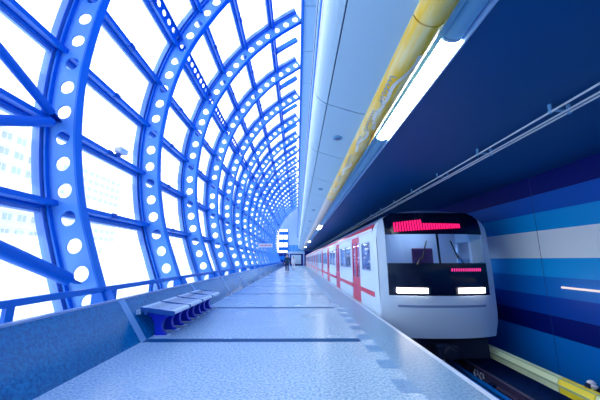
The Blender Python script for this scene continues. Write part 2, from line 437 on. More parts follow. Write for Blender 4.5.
# short bars in the crown between last purlin and ceiling edge
m0 = None
sA = PS[-1]; crown = [at(sA-.05+(LEN-sA+.05)*k/8) for k in range(9)]
for i, y in enumerate([RIBY[k]+1.6+3.2*0 for k in range(len(RIBY)-1)]):
    if m0 is None:
        t = empty('crown_bar', (0,0,0)); m = MB(); m.sweep(crown, .38, .60, -.07, .07); m.build('bar', M['blue'], t)
        m = MB(); p = pt(sA+.05,.5); m.tube([(p[0],0,p[1]),(p[0]+.1,-.30,p[1]-.02)], .02); m.build('stay', M['darkblue'], t)
        m0 = t; o = t
    else: o = copy_tree(m0)
    o.location = (0,y,0)
    tag(o, '%s short blue bar at the vault crown, counted from the camera' % ORD[i], 'crown bar', 'short bars at the crown of the vault')
m = MB(); m.box(.18,.238,Y0,Y1,11.6,12.3); m.mi=1; m.box(.155,.18,Y0,Y1,11.75,12.2)
tag(m.build('edge_beam', [M['darkblue'], M['mull']]), 'long dark blue edge beam where the vault meets the ceiling', 'beam')
# sill rail with stubs
t = empty('sill_rail', (-3.13, Y0, .78))
m = MB(); m.box(-3.17,-3.10,Y0,Y1,.74,.82); m.build('rail', M['blue'], t)
for i, y in enumerate([RIBY[k]+1.6 for k in range(0,len(RIBY)-1)]+[RIBY[k]+.28 for k in range(1,4)]):
    m = MB(); m.box(-3.16,-3.11,y-.05,y+.05,0,.74); m.build('post', M['blue'], t)
tag(t, 'low blue square rail on short posts along the granite wall ledge', 'rail')
# diagonal struts between rib 0 and rib 1
def strut(name, z0, y0, z1, y1, r, label):
    p = pt(s_of_pur(z0), .34); q = pt(s_of_pur(z1), .34)
    t = empty(name, (p[0],y0,p[1]))
    a = Vector((p[0],y0,p[1])); b = Vector((q[0],y1,q[1])); d = (b-a).normalized()
    m = MB(); m.tube([a+d*.18,b-d*.22], r, 14); m.build('tube', M['purlin'], t, smooth=True)
    for c,sg in ((a,1),(b,-1)):
        m = MB(); m.beam(c, c+d*sg*.30, .02, .12, up=(1,0,0)); m.build('end_plate', M['darkblue'], t)
    tag(t, label, 'strut', 'diagonal struts at the left edge')
strut('diagonal_strut', 5.15, 1.8, 3.67, 5.0, .075, 'upper thin blue tube strut slanting down to the nearest rib, top left')
strut('diagonal_strut', 2.15, 1.8, 3.67, 5.0, .085, 'blue tube strut running nearly level to the nearest rib, left edge')
strut('diagonal_strut', 2.15, 1.8, .78, 5.0, .10, 'thick blue tube strut slanting down to the foot of the nearest rib')
# small floodlight clamped on a purlin
x,z = pt(PS[1], .27); z += .04
t = empty('floodlight', (x,6.75,z+.03))
m = MB(); m.box(x-.08,x+.09,6.62,6.92,z+.01,z+.13); m.build('housing', M['white'], t, bevel=.02)
m = MB(); m.box(x+.09,x+.10,6.65,6.89,z+.03,z+.12); m.build('lens', M['white'], t)
m = MB(); m.box(x-.10,x+.0,6.73,6.79,z-.10,z+.02); m.build('bracket', M['darkblue'], t)
tag(t, 'small pale floodlight clamped on the second purlin between the first two ribs', 'floodlight')

# ------------------------------------------------------------------ bench: four seats on paired blue legs
def make_bench():
    t = empty('bench', (-2.3, 5.2, 0))
    for k in range(4):
        y = 5.22+.762*k; w = .70
        m = MB()
        # perforated seat sheet: curved slat shell with rolled front edge
        prof = [(-2.62,.47),(-2.60,.462),(-2.45,.432),(-2.30,.418),(-2.15,.412),(-2.07,.405),(-2.045,.385),(-2.04,.35),(-2.055,.35),(-2.062,.375),(-2.08,.388),(-2.3,.40),(-2.45,.414),(-2.61,.445)]
        m.ext(prof, y, y+w)
        seat = m.build('seat', M['seatm'], t, bevel=.004)
        m = MB()
        for j in range(9): 
            yy = y+.07+j*.07
            m.ext([(-2.56,.4555),(-2.45,.4335),(-2.30,.4195),(-2.12,.412),(-2.12,.408),(-2.3,.414),(-2.56,.45)], yy, yy+.02)
        m.build('slots', M['seatd'], seat)
        for ye in (y-.012, y+w): m = MB(); m.ext([(-2.62,.47),(-2.04,.40),(-2.04,.33),(-2.10,.33),(-2.60,.40)], ye, ye+.012); m.build('end_cheek', M['seatd'], t)
        for yy in (y+.10, y+.50):
            L = [(-2.56,.42),(-2.14,.38),(-2.17,.33),(-2.24,.26),(-2.275,.19),(-2.27,.12),(-2.235,.05),(-2.19,.02),(-2.19,0),(-2.37,0),(-2.38,.03),(-2.38,.10),(-2.40,.2),(-2.46,.30),(-2.56,.36)]
            m = MB(); m.ext(L, yy-.045, yy+.045); lg = m.build('leg', M['leg'], t, bevel=.008)
            m = MB(); m.box(-2.385,-2.14,yy-.07,yy+.07,0.001,.012); m.lathe((-2.17,yy,.012),[(.014,0),(.014,.014)],8); m.build('foot_plate', M['seatm'], lg)
    m = MB(); m.tube([(-2.5,5.16,.385),(-2.5,8.26,.385)], .03, 10); m.build('carrier_tube', M['seatd'], t, smooth=True)
    m = MB(); m.box(-2.66,-2.60,5.16,5.2,.36,.43); m.build('wall_bracket', M['seatm'], t)
    return tag(t, 'four-seat metal bench on blue curved legs in front of the granite wall', 'bench')
make_bench()
for k, y in enumerate([21.3, 37.3]): pass

# ------------------------------------------------------------------ lamp line and yellow advert tube above the platform edge
t = empty('round_duct_cover', (1.035, Y0, 3.15))
def arcprof(cx, cz, r, a0, a1, n): return [(cx+r*math.cos(R(a0+(a1-a0)*i/n)), cz+r*math.sin(R(a0+(a1-a0)*i/n))) for i in range(n+1)]
ap = arcprof(1.055, 3.175, .148, 180, 360, 16)
for (a,b,mm_) in [(Y0,1.96,'wrap'),(1.975,8.95,'wrap'),(8.97,16.9,'cream'),(16.92,32.4,'cream'),(32.42,57.9,'cream')]:
    m = MB(); m.ext(ap+[(1.203,3.3),(.907,3.3)], a, b)
    m.build('advert_wrap' if mm_ == 'wrap' else 'cover', M[mm_], t, smooth=True)
# printed swooshes and hand lettering on the wrap (too small to read)
def on_tube(y, a, off=.002): r = .148+off; return (1.055+r*math.cos(R(a)), y, 3.175+r*math.sin(R(a)))
m = MB()
def stroke(mb, pts, w):
    for (y0_,a0_),(y1_,a1_) in zip(pts[:-1], pts[1:]):
        d = math.hypot(y1_-y0_, (a1_-a0_)*.0022)+1e-6; ny = -(a1_-a0_)*.0022/d*w/2; na = (y1_-y0_)/d*w/2/.0022
        mb.add([on_tube(y0_-ny,a0_-na),on_tube(y0_+ny,a0_+na),on_tube(y1_+ny,a1_+na),on_tube(y1_-ny,a1_-na)], [(0,1,2,3)])
for word0, cnt in ((2.62,7),(3.32,8),(4.1,5),(4.9,9),(6.2,6)):
    m = MB(); pts = []
    for q in range(cnt*6):
        y = word0+.078*q/6; h = 26 if (q//6) % 3 == 0 else 15
        pts.append((y+.018*math.cos(q*1.05), 222+h*(.5+.5*math.sin(q*1.05+.4*(q//6)))))
    stroke(m, pts, .010); m.build('advert_lettering', M['txt'], t)
for y0_, aa, ab in ((2.3,285,245),(3.0,240,262),(3.9,250,236),(5.3,255,232),(7.0,262,240)):
    m = MB(); stroke(m, [(y0_+.09*i, aa+(ab-aa)*i/9+10*math.sin(i*.9)) for i in range(10)], .035); m.build('advert_swoosh', M['txw'], t)
tag(t, 'long round duct cover under the ceiling, its near part wrapped in a yellow advert', 'duct cover')
# channel between and lamp trunking
m = MB(); m.ext([(1.208,3.22),(1.208,3.165),(1.22,3.16),(1.25,3.15),(1.262,3.145),(1.262,3.3),(1.208,3.3)], Y0, 57.9)
tag(m.build('cable_channel', M['midmetal']), 'slim blue metal channel between the yellow duct cover and the lamp line', 'channel')
LIT = [(2.22,4.42),(16.6,18.7),(31.0,33.2),(45.4,47.6)]
t = empty('lamp_trunking', (1.36, Y0, 3.15))
lp = arcprof(1.36, 3.20, .088, 180, 360, 12); lp = [(x, 3.17+(z-3.20)*.55) for x,z in lp]
y = Y0
for (a,b) in LIT+[(57.9,57.9)]:
    m = MB(); m.ext(lp+[(1.448,3.3),(1.272,3.3)], y, a-.01); m.build('blank_cover', M['midmetal'], t, smooth=True); y = b+.01
m = MB(); m.box(1.45,1.468,Y0,57.9,3.105,3.3); m.build('side_rim', M['pale'], t)
tag(t, 'pale blue lamp trunking running along the platform edge ceiling', 'lamp trunking')
for k,(a,b) in enumerate(LIT):
    t = empty('ceiling_lamp', (1.36,(a+b)/2,3.2))
    m = MB(); m.ext(lp+[(1.446,3.2),(1.274,3.2)], a+.03, b-.03); m.build('diffuser', M['lamp'], t, smooth=True)
    for yy in (a, b-.028): m = MB(); m.ext([(x+(x-1.36)*.03, z-.004) for x,z in lp]+[(1.448,3.25),(1.272,3.25)], yy, yy+.028); m.build('end_cap', M['pale'], t)
    tag(t, ['nearest lit tube lamp, large and white, beside the yellow duct cover','second lit tube lamp along the ceiling above the train','third lit tube lamp, small, far down the platform','fourth and farthest lit tube lamp, deep in the perspective'][k], 'lamp', 'lit lamps in the trunking')
# ceiling speakers
for k in range(12):
    y = 4.5+3.56*k
    t = empty('ceiling_speaker', (.66,y,3.2))
    m = MB(); m.lathe((.66,y,3.195),[(.075,.012),(.085,.0),(.08,-.012),(.055,-.016)],24); r = m.build('rim', M['midmetal'], t)
    m = MB(); m.lathe((.66,y,3.175),[(.06,.004),(.05,-.004),(.02,-.006)],18); m.build('grille', M['grey'], t)
    r.rotation_euler = (0,0,0)
    tag(t, '%s round ceiling speaker disc in the pale soffit, counted from the camera' % ORD[k], 'speaker', 'ceiling speakers in the soffit')
# pipes above the soffit lip
for (x,z,r,mm_,lab) in ((.33,4.55,.035,'blue','dark blue pipe running high between the soffit and the upper panels'),(.30,4.0,.028,'white','thin white pipe running just above the soffit lip'),(.37,5.3,.03,'pale','pale pipe running under the high panel strip')):
    m = MB(); m.tube([(x,Y0,z),(x,Y1-.1,z)], r, 10); t = m.build('pipe', M[mm_], smooth=True); 
    for k in range(12): b = MB(); b.box(x-.01, .42, 2+5*k, 2.04+5*k, z-r-.01, z+r+.01); b.build('bracket', M['pale'], t)
    tag(t, lab, 'pipe', 'pipes above the soffit')
# radiating cable pair on the track ceiling
t = empty('ceiling_conduit', (3.2, Y0, 3.0))
for x in (3.10,3.26,3.33):
    m = MB(); m.tube([(x,Y0,3.02),(x,Y1,3.02)], .012, 6); m.build('cable', M['white'], t)
m = MB()
for k in range(-3,38):
    y = 3.28+1.48*k; m.box(3.085,3.345,y-.02,y+.02,3.03,3.045); m.box(3.09,3.11,y-.02,y+.02,3.0,3.12); m.box(3.32,3.345,y-.02,y+.02,3.0,3.12)
tag(m.build('bracket', M['midmetal'], t), kind='stuff'); 
tag(t, 'three thin white cables on brackets under the dark track ceiling', 'cable run')
# slim glowing tube on brackets, added as a headlight reflection in the striped wall
t = empty('wall_reflection_glow', (5.36,5.6,.62))
m = MB(); m.tube([(5.34,3.6,.70),(5.34,6.10,.70)], .02, 12); m.build('tube', M['wrefl'], t, smooth=True)
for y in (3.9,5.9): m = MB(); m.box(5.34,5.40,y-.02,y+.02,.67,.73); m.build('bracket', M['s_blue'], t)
tag(t, 'thin glowing white streak standing for a headlight reflection on the blue striped wall', 'lamp')

# ------------------------------------------------------------------ track
XC = 3.29
def rail_prof(x, z): return [(x-.07,z-.17),(x+.07,z-.17),(x+.07,z-.155),(x+.012,z-.135),(x+.012,z-.04),(x+.036,z-.03),(x+.036,z),(x-.036,z),(x-.036,z-.03),(x-.012,z-.04),(x-.012,z-.135),(x-.07,z-.155)]
ZR = -1.10
for sx_, lab in ((-.755,'steel running rail next to the platform edge'),(.755,'steel running rail on the far side of the track')):
    m = MB(); m.ext(rail_prof(XC+sx_, ZR), Y0, Y1+6); r = m.build('running_rail', M['rail'])
    b = MB()
    for k in range(92):
        y = Y0+.2+.74*k
        for s in (-1,1): b.box(XC+sx_+s*.09-.045, XC+sx_+s*.09+.045, y-.06, y+.06, ZR-.171, ZR-.11)
    tag(b.build('rail_clip', M['iron'], r), kind='stuff')
    tag(r, lab, 'rail', 'running rails')
m = MB()
for k in range(92):
    y = Y0+.2+.74*k; m.box(XC-1.1, XC+1.1, y-.12, y+.12, BED+.02, ZR-.172)
tag(m.build('sleepers', M['bed']), 'dark concrete sleepers under the rails', 'sleepers', kind='stuff')
# white cable clips beside the far rail
for k,(y) in enumerate((6.75, 6.95)):
    m = MB(); m.tube([(XC+.58,y,ZR-.12+.0),(XC+.55,y,ZR-.05),(XC+.60,y+.03,ZR+.0),(XC+.66,y+.05,ZR-.04),(XC+.66,y+.05,ZR-.12)], .014, 8)
    tag(m.build('cable_clip', M['ceramic'], smooth=True), ['nearer','farther'][k]+' small white cable clip beside the rail', 'clip', 'white clips by the rail')
for x, lab in ((3.62,'blue trough cable nearest the platform side rail'),(3.80,'blue trough cable beside the far rail')):
    m = MB(); m.tube([(x,Y0,-1.225),(x,Y1,-1.225)], .04, 8); tag(m.build('track_cable', M['s_royal'], smooth=True), lab, 'cable', 'cables between the rails')
# third rail with its cover
tx, tz = 4.62, -.83
def cov(o=0): return [(tx-.11,tz-.16),(tx-.125,tz-.02),(tx-.09,tz+.05),(tx-.03,tz+.075),(tx+.03,tz+.075),(tx+.09,tz+.05),(tx+.125,tz-.02),(tx+.11,tz-.16),(tx+.09,tz-.16),(tx+.10,tz-.02),(tx+.07,tz+.03),(tx-.07,tz+.03),(tx-.10,tz-.02),(tx-.09,tz-.16)]
t = empty('third_rail', (tx,Y0,tz-.3))
m = MB(); m.ext(cov(), 5.56, Y1); m.build('cover', M['tgreen'], t)
m = MB(); m.ext(cov(), 4.92, 5.54); m.build('yellow_cover', M['tyellow'], t)
m = MB(); m.ext(cov(), Y0, 4.90); m.build('cover', M['tgreen'], t)
m = MB(); m.ext([(tx-.07,tz+.058),(tx-.055,tz+.068),(tx-.055,tz+.072),(tx-.075,tz+.062)], Y0, Y1); m.ext([(tx-.127,tz-.05),(tx-.122,tz-.02),(tx-.13,tz-.02),(tx-.133,tz-.05)], Y0, Y1); m.build('groove', M['tgroove'], t)
m = MB(); m.box(tx-.04,tx+.04,Y0,Y1,tz-.15,tz-.05); m.build('conductor', M['iron'], t)
for k in range(13):
    y = 5.15+4.8*k
    m = MB(); m.tube([(tx+.19,y,BED),(tx+.19,y,tz+.02),(tx+.16,y,tz+.09),(tx+.02,y,tz+.10)], .045, 10); b = m.build('bracket', M['iron'], t)
    m = MB(); m.lathe((tx+.10,y,tz+.09),[(.05,-.03),(.075,0),(.075,.02),(.05,.04),(.06,.06),(.03,.09)],14); m.build('insulator', M['ceramic'], b, smooth=True)
tag(t, 'electric third rail under a pale green and yellow cover beside the striped wall', 'third rail')

# ------------------------------------------------------------------ train
HW = 1.35
PROF = [(-1.28,-.42),(-1.35,-.1),(-1.35,1.85),(-1.33,2.02),(-1.26,2.16),(-1.15,2.27),(-.95,2.38),(-.6,2.46),(-.2,2.50),(.2,2.50),(.6,2.46),(.95,2.38),(1.15,2.27),(1.26,2.16),(1.33,2.02),(1.35,1.85),(1.35,-.1),(1.28,-.42)]
def halfw(z):
    P = PROF[9:][::-1]
    for (x0,z0),(x1,z1) in zip(P[:-1],P[1:]):
        if z0 <= z <= z1: return x0+(x1-x0)*(z-z0)/(z1-z0)
    return P[0][0] if z < P[0][1] else P[-1][0]
CARL = 19.1
DOORS = [2.4, 6.75, 11.1, 15.45]; DW = 1.3
def make_car(front):
    Ls = .75 if front else .0
    t = empty('train_car', (XC, 0, -1.1))
    X = XC
    # side walls with openings
    for s in (-1,1):
        ed = {Ls, CARL}
        for d in DOORS: ed |= {d, d+DW}
        wins = []
        spans = [(Ls, DOORS[0])]+[(DOORS[i]+DW, DOORS[i+1]) for i in range(3)]+[(DOORS[3]+DW, CARL)]
        m = MB(); r = MB()
        def bx(mb, y0,y1,z0,z1, o=0): 
            a, b = (X+s*(HW-.05), X+s*(HW+o)); mb.box(min(a,b),max(a,b),y0,y1,z0,z1)
        for (a,b) in spans:
            bx(m,a,b,-.12,.33); bx(m,a,b,.46,.95); bx(m,a,b,1.72,2.04); bx(r,a,b,.33,.46,.001)
            if b-a > 2: w0, w1 = a+.28, b-.28; mid = [(w0,(w0+w1)/2-.05),((w0+w1)/2+.05,w1)]
            elif b-a > 1.2: mid = [(a+.3,b-.3)]
            else: mid = []
            last = a
            for (p,q) in mid: bx(m,last,p,.95,1.72); wins.append((p,q)); last = q
            bx(m,last,b,.95,1.72)
        for d in DOORS: bx(m,d,d+DW,1.95,2.04); bx(m,d,d+DW,-.12,-.02)
        m.build('side_wall', M['train'], t); r.build('red_stripe', M['red'], t)
        m = MB(); bx(m,Ls,CARL,2.06,2.16,-.055)
        m2 = MB(); m2.ext([(X+s*a,b) for a,b in ((1.352,1.97),(1.335,2.06),(1.275,2.16),(1.25,2.16),(1.30,2.05),(1.32,1.97))], Ls, CARL)
        m2.build('cant_stripe', M['red'], t)
        for (p,q) in wins:
            m = MB(); a, b = X+s*(HW-.03), X+s*(HW-.02); m.box(min(a,b),max(a,b),p,q,.95,1.72); w = m.build('side_window', M['tglass'], t)
            m = MB()
            for (u0,u1,v0,v1) in ((p,q,.95,.98),(p,q,1.69,1.72),(p,p+.03,.95,1.72),(q-.03,q,.95,1.72)): bx(m,u0,u1,v0,v1,.004)
            m.build('window_seal', M['grey'], w)
        for d in DOORS:
            m = MB()
            for (u0,u1) in ((d+.01,d+DW/2-.005),(d+DW/2+.005,d+DW-.01)):
                a, b = X+s*(HW-.045), X+s*(HW-.01)
                def bb(y0,y1,z0,z1): m.box(min(a,b),max(a,b),y0,y1,z0,z1)
                bb(u0,u1,-.02,.70); bb(u0,u1,1.78,1.95); bb(u0,u0+.10,.70,1.78); bb(u1-.10,u1,.70,1.78)
            dr = m.build('door', M['door'], t)
            m = MB(); m.box(min(a,b)+.012,max(a,b)-.012,d+.11,d+DW/2-.105,.70,1.78); m.build('door_glass', M['tglass'], dr)
            m = MB(); m.box(min(a,b)+.012,max(a,b)-.012,d+DW/2+.105,d+DW-.11,.70,1.78)
            m.build('door_glass', M['tglass'], dr)
    m = MB()
    up = [(X+x,z) for x,z in PROF if z >= 2.02]
    m.ext(up+[(x-(.05 if x > X else -.05), z-.05) for x,z in up[::-1]], Ls+ (0 if not front else 0), CARL)
    m.build('roof', M['grey'], t, smooth=True)
    m = MB()
    for s in (-1,1): m.ext([(X+s*1.33,-.12),(X+s*1.345,-.12),(X+s*1.28,-.42),(X+s*1.26,-.42)], Ls, CARL)
    m.build('skirt', M['train'], t)
    m = MB(); m.box(X-1.29,X+1.29,Ls+.02,CARL-.02,-.12,-.04); m.build('car_floor', M['inside'], t)
    m = MB(); m.box(X-1.2,X+1.2,Ls+.6,CARL-.02,2.12,2.16); m.build('car_ceiling', M['inside'], t)
    for s in (-1,1):
        m = MB(); m.box(X+s*.6-.08,X+s*.6+.08,Ls+1.0,CARL-.6,2.09,2.118); m.build('interior_lamp', M['inlamp'], t)
    m = MB(); y0b = 1.7 if front else Ls
    m.box(X-1.29,X+1.29,y0b,y0b+.05,-.05,2.12) ; m.box(X-1.29,X+1.29,CARL-.05,CARL,-.05,2.12); m.build('bulkhead', M['inside'], t)
    if front: m = MB(); m.box(X-.5,X+.5,Ls+.35,Ls+.45,2.05,2.10); m.build('cab_lamp', M['inlamp'], t)
    for (a,b) in ([(3.9,6.6),(8.2,10.95),(12.6,15.3)]):
        for s in (-1,1):
            m = MB(); m.box(min(X+s*.85,X+s*1.27),max(X+s*.85,X+s*1.27),a,b,.30,.40); m.box(min(X+s*1.18,X+s*1.27),max(X+s*1.18,X+s*1.27),a,b,.40,.86); m.box(min(X+s*.95,X+s*1.2),max(X+s*.95,X+s*1.2),a+.1,b-.1,-.04,.3)
            m.build('seat_row', M['seat'], t, bevel=.02)
    for s in (-1,1):
        m = MB(); m.tube([(X+s*.75,3.9,1.85),(X+s*.75,15.3,1.85)], .017, 8)
        for y in (3.9,6.6,8.2,10.95,12.6,15.3): m.tube([(X+s*.75,y,-.04),(X+s*.75,y,2.1)], .017, 8)
        m.build('grab_pole', M['steel'], t, smooth=True)
    m = MB(); m.box(X-1.05,X+1.05,Ls+.5,CARL-.3,-.5,-.13)
    for (a,b) in ((5.2,8.0),(8.6,11.5),(12,14)): m.box(X-1.1,X+1.1,a,b,-.95,-.5)
    m.build('underframe', M['under'], t)
    for yc in (3.0, 15.6):
        m = MB()
        for s in (-1,1): m.box(X+s*.95-.06,X+s*.95+.06,yc-1.4,yc+1.4,-.78,-.58)
        m.box(X-.9,X+.9,yc-.25,yc+.25,-.8,-.5)
        for yy in (yc-1.05,yc+1.05): m.tube([(X-.8,yy,ZR+.43),(X+.8,yy,ZR+.43)], .07, 10)
        b = m.build('bogie', M['under'], t)
        for yy in (yc-1.05,yc+1.05):
            for s in (-1,1):
                w = MB(); w.lathe((X+s*.755,yy,ZR+.43),[(.40,-.06),(.42,-.055),(.42,.045),(.30,.05),(.28,.03),(.12,.03),(.10,.07)],24,'X'); w.build('wheel', M['iron'], b)
    return t
def front_y(x, z):
    y = .28*(abs(x)/1.35)**2.6
    if z > 1.0: y += .10*((z-1.0)/1.5)+.30*max(0,(z-1.9)/.6)**2
    if z < .1: y += .10*((.1-z)/.6)**1.5
    return y
def patch(m, x0, x1, z0, z1, off=0, th=.04, nx=12, nz=6, clip=True):
    vs = []; 
    for k in (0,1):
        for j in range(nz+1):
            z = z0+(z1-z0)*j/nz; w = halfw(z)
            for i in range(nx+1):
                x = x0+(x1-x0)*i/nx
                if clip: x = max(-w, min(w, x))
                vs.append((XC+x, front_y(x,z)-off+k*th, z))
    n = (nx+1)*(nz+1); fs = []
    for j in range(nz):
        for i in range(nx):
            a = j*(nx+1)+i; fs += [(a,a+1,a+nx+2,a+nx+1),(n+a,n+a+nx+1,n+a+nx+2,n+a+1)]
    for i in range(nx): fs += [(i,n+i,n+i+1,i+1),(nz*(nx+1)+i,nz*(nx+1)+i+1,n+nz*(nx+1)+i+1,n+nz*(nx+1)+i)]
    for j in range(nz):
        a = j*(nx+1); c = a+nx; fs += [(a,a+nx+1,n+a+nx+1,n+a),(c,n+c,n+c+nx+1,c+nx+1)]
    m.add(vs, fs)
def add_front(t):
    # corner pillars swept round to the sides
    for s in (-1,1):
        m = MB(); a, b = sorted((s*1.17, s*1.36)); patch(m, a, b, .45, 2.38, 0, .06, 5, 16)
        m.build('corner_pillar', M['train'], t, smooth=True)
        m = MB()
        y1 = .76
        zs = [-.12,.45,.95,1.72,1.85,2.02,2.16,2.27]
        # cab side panel from corner back to body shell
        for z0,z1 in zip(zs[:-1],zs[1:]):
            for k in range(6):
                ya0 = front_y(halfw(z0),z0)+(y1-front_y(halfw(z0),z0))*k/6; ya1 = front_y(halfw(z0),z0)+(y1-front_y(halfw(z0),z0))*(k+1)/6
                yb0 = front_y(halfw(z1),z1)+(y1-front_y(halfw(z1),z1))*k/6; yb1 = front_y(halfw(z1),z1)+(y1-front_y(halfw(z1),z1))*(k+1)/6
                xa, xb = s*halfw(z0), s*halfw(z1)
                m.add([(XC+xa,ya0,z0),(XC+xa,ya1,z0),(XC+xb,yb1,z1),(XC+xb,yb0,z1),(XC+xa-s*.04,ya0,z0),(XC+xa-s*.04,ya1,z0),(XC+xb-s*.04,yb1,z1),(XC+xb-s*.04,yb0,z1)],
                      [(0,1,2,3),(7,6,5,4),(0,4,5,1),(3,2,6,7)])
        m.build('cab_side', M['train'], t, smooth=True)
    m = MB(); patch(m, -1.17, 1.17, 1.84, 2.38, 0, .05, 14, 8); m.build('header_panel', M['black'], t, smooth=True)
    m = MB()                                                  # roof dome closing back to the shell
    for j in range(8):
        for i in range(18):
            def P(i,j):
                x,z = PROF[9-9+4+0][0],0
                u = -1.18+2.36*i/18; h = halfw_inv(u); f = j/8; zf = min(2.38,h)
                return (XC+u, front_y(u,zf)*(1-f)+.76*f, zf+(h-zf)*math.sin(f*math.pi/2))
            m.add([P(i,j),P(i+1,j),P(i+1,j+1),P(i,j+1)], [(0,1,2,3)])
    m.build('roof_dome', M['grey'], t, smooth=True)
    m = MB(); patch(m, -1.17, 1.17, 1.17, 1.84, 0, .012, 14, 6); ws = m.build('windscreen', M['wglass'], t, smooth=True)
    m = MB(); patch(m, -.02, .02, 1.17, 1.84, .004, .03, 1, 4); m.build('screen_post', M['black'], ws)
    for s in (-1,1):
        m = MB(); m.tube([(XC+s*.55,front_y(.5,1.15)-.03,1.14),(XC+s*.35,front_y(.4,1.45)-.03,1.45)], .012, 6); m.tube([(XC+s*.42,front_y(.4,1.28)-.035,1.25),(XC+s*.28,front_y(.3,1.62)-.03,1.68)], .014, 6)
        m.build('wiper', M['black'], ws)
    m = MB(); patch(m, -1.17, 1.17, .45, 1.17, 0, .05, 14, 6); ap_ = m.build('apron', M['black'], t, smooth=True)
    m = MB(); patch(m, -1.34, 1.34, -.46, .45, .012, .08, 18, 9); m.build('bumper_cowl', M['train'], t, smooth=True)
    m = MB(); patch(m, -1.0, 1.0, .20, .25, .018, .02, 14, 1); m.build('cowl_groove', M['grey'], t)
    # headlight clusters
    for s in (-1,1):
        hx = s*.68
        m = MB(); patch(m, hx-.39, hx+.39, .475, .645, .012, .03, 8, 2); h = m.build('headlight_housing', M['under'], t)
        m = MB(); patch(m, hx-.33, hx+.33, .51, .615, .04, .03, 8, 2)
        n = 0; vs = []; 
        for k in range(n):
            a = 2*math.pi*k/n; ex = .31*(1 if math.cos(a) > 0 else -1)+.055*math.cos(a); ez = .052*math.sin(a); vs.append((XC+hx+ex, front_y(hx+ex,.56)-.03, .56+ez))
        m.build('headlight_lens', M['head'], h)
    # destination display and running number: pulsed red segments, unreadable in the photo
    m = MB(); patch(m, -1.02, .70, 1.86, 2.22, .008, .02, 10, 2); ds = m.build('destination_display', M['black'], t)
    m = MB(); random.seed(3)
    for k in range(26):
        x = -.98+k*.060; top = 2.13+.006*k if k < 11 else 2.10-.001*(k-11); bot = 1.90+.0032*k
        y = front_y(x,2.03)
        m.add([(XC+x,front_y(x,bot)-.05,bot),(XC+x+.042,front_y(x,bot)-.05,bot),(XC+x+.058,front_y(x,top)-.03,top),(XC+x+.016,front_y(x,top)-.03,top)], [(0,1,2,3)])
    m.build('led_segments', M['led'], ds)
    m = MB(); patch(m, .18, .98, .96, 1.08, .008, .02, 8, 1); nd = m.build('number_display', M['black'], t)
    m = MB()
    for k in range(14):
        x = .22+k*.054; y = front_y(x,1.02)-.03; m.add([(XC+x,y,.985),(XC+x+.026,y,.985),(XC+x+.03,y,1.055),(XC+x+.004,y,1.055)], [(0,1,2,3)])
    m.build('led_segments', M['ledn'], nd)
    # cab desk and coupler
    m = MB(); m.box(XC-1.1,XC+1.1,.45,.95,.7,1.08); m.build('cab_desk', M['grey'], t, bevel=.02)
    m = MB(); m.box(XC-.2,XC+.35,1.1,1.2,.8,1.55); m.box(XC-.2,XC+.35,1.1,1.55,.6,.72); m.box(XC,XC+.15,1.2,1.35,-.04,.62); m.build('driver_seat', M['seat'], t, bevel=.03)
    m = MB(); m.box(XC-.22,XC+.22,.0,.55,-.86,-.60); m.lathe((XC,-.08,-.73),[(.10,0),(.13,.02),(.13,.10),(.08,.16)],16,'Y'); m.build('coupler', M['under'], t, bevel=.01)
    m = MB(); m.box(XC-1.1,XC+1.1,.35,.5,-.95,-.46); m.build('guard_beam', M['under'], t)
def halfw_inv(u):
    u = abs(u); P = PROF[9:]
    for (x0,z0),(x1,z1) in zip(P[:-1],P[1:]):
        if x0 <= u <= x1 and x1 > x0: return z0+(z1-z0)*(u-x0)/(x1-x0)
    return 2.5
car = make_car(True); add_front(car); car.location.y = 6.85
tag(car, 'leading metro car with lit headlights, red destination display and black windscreen', 'train car', 'metro train cars')
car2 = make_car(False); car2.location.y = 6.85+CARL+.35
tag(car2, 'second metro car with red doors, coupled behind the leading car', 'train car', 'metro train cars')
car3 = copy_tree(car2); car3.location.y = 6.85+2*(CARL+.35)
tag(car3, 'third and farthest metro car, deep in the perspective', 'train car', 'metro train cars')

# ------------------------------------------------------------------ far end: gallery, portal, glazing, people
t = empty('end_gallery', (-.2,58,2.4))
m = MB(); m.box(-1.9,1.5,58,Y1,2.4,2.75); m.build('deck', M['soffit'], t)
m = MB(); m.box(-1.6,-1.35,58.2,58.5,0,2.4); m.build('column', M['pale'], t); m = MB(); m.box(1.2,1.45,58.2,58.5,0,2.4); m.build('column', M['pale'], t)
for k in range(4): m = MB(); m.box(-1.85+.83*k,-1.06+.83*k,58.05,58.07,2.8,4.0); m.build('glass_panel', M['glassb'], t)
m = MB(); m.tube([(-1.9,58.06,4.05),(1.5,58.06,4.05)], .03, 8); m.build('handrail', M['steel'], t)
tag(t, 'gallery deck with blue glass balustrade at the far end of the platform', 'gallery')
fr = MB()
for z in (0.1,2.0,3.6,5.2): fr.box(-3.8,-1.9,Y1-.15,Y1-.05,z+1.1,z+1.8)
for x in (-3.8,-2.85,-1.95): fr.box(x,x+.1,Y1-.16,Y1-.04,0,7.4)
m = MB(); m.box(-3.8,-1.9,Y1-.02,Y1,0,7.5); w30 = struct(m.build('window_30', M['glass'])); fr.build('mullion', M['blue'], w30)
m = MB(); m.box(-1.2,.9,Y1+2.35,Y1+2.45,.3,2.2); m.build('poster_board', M['soffit']); bpy.data.objects['poster_board']['label'] = 'pale board on the dark wall under the end gallery'; bpy.data.objects['poster_board']['category'] = 'board'
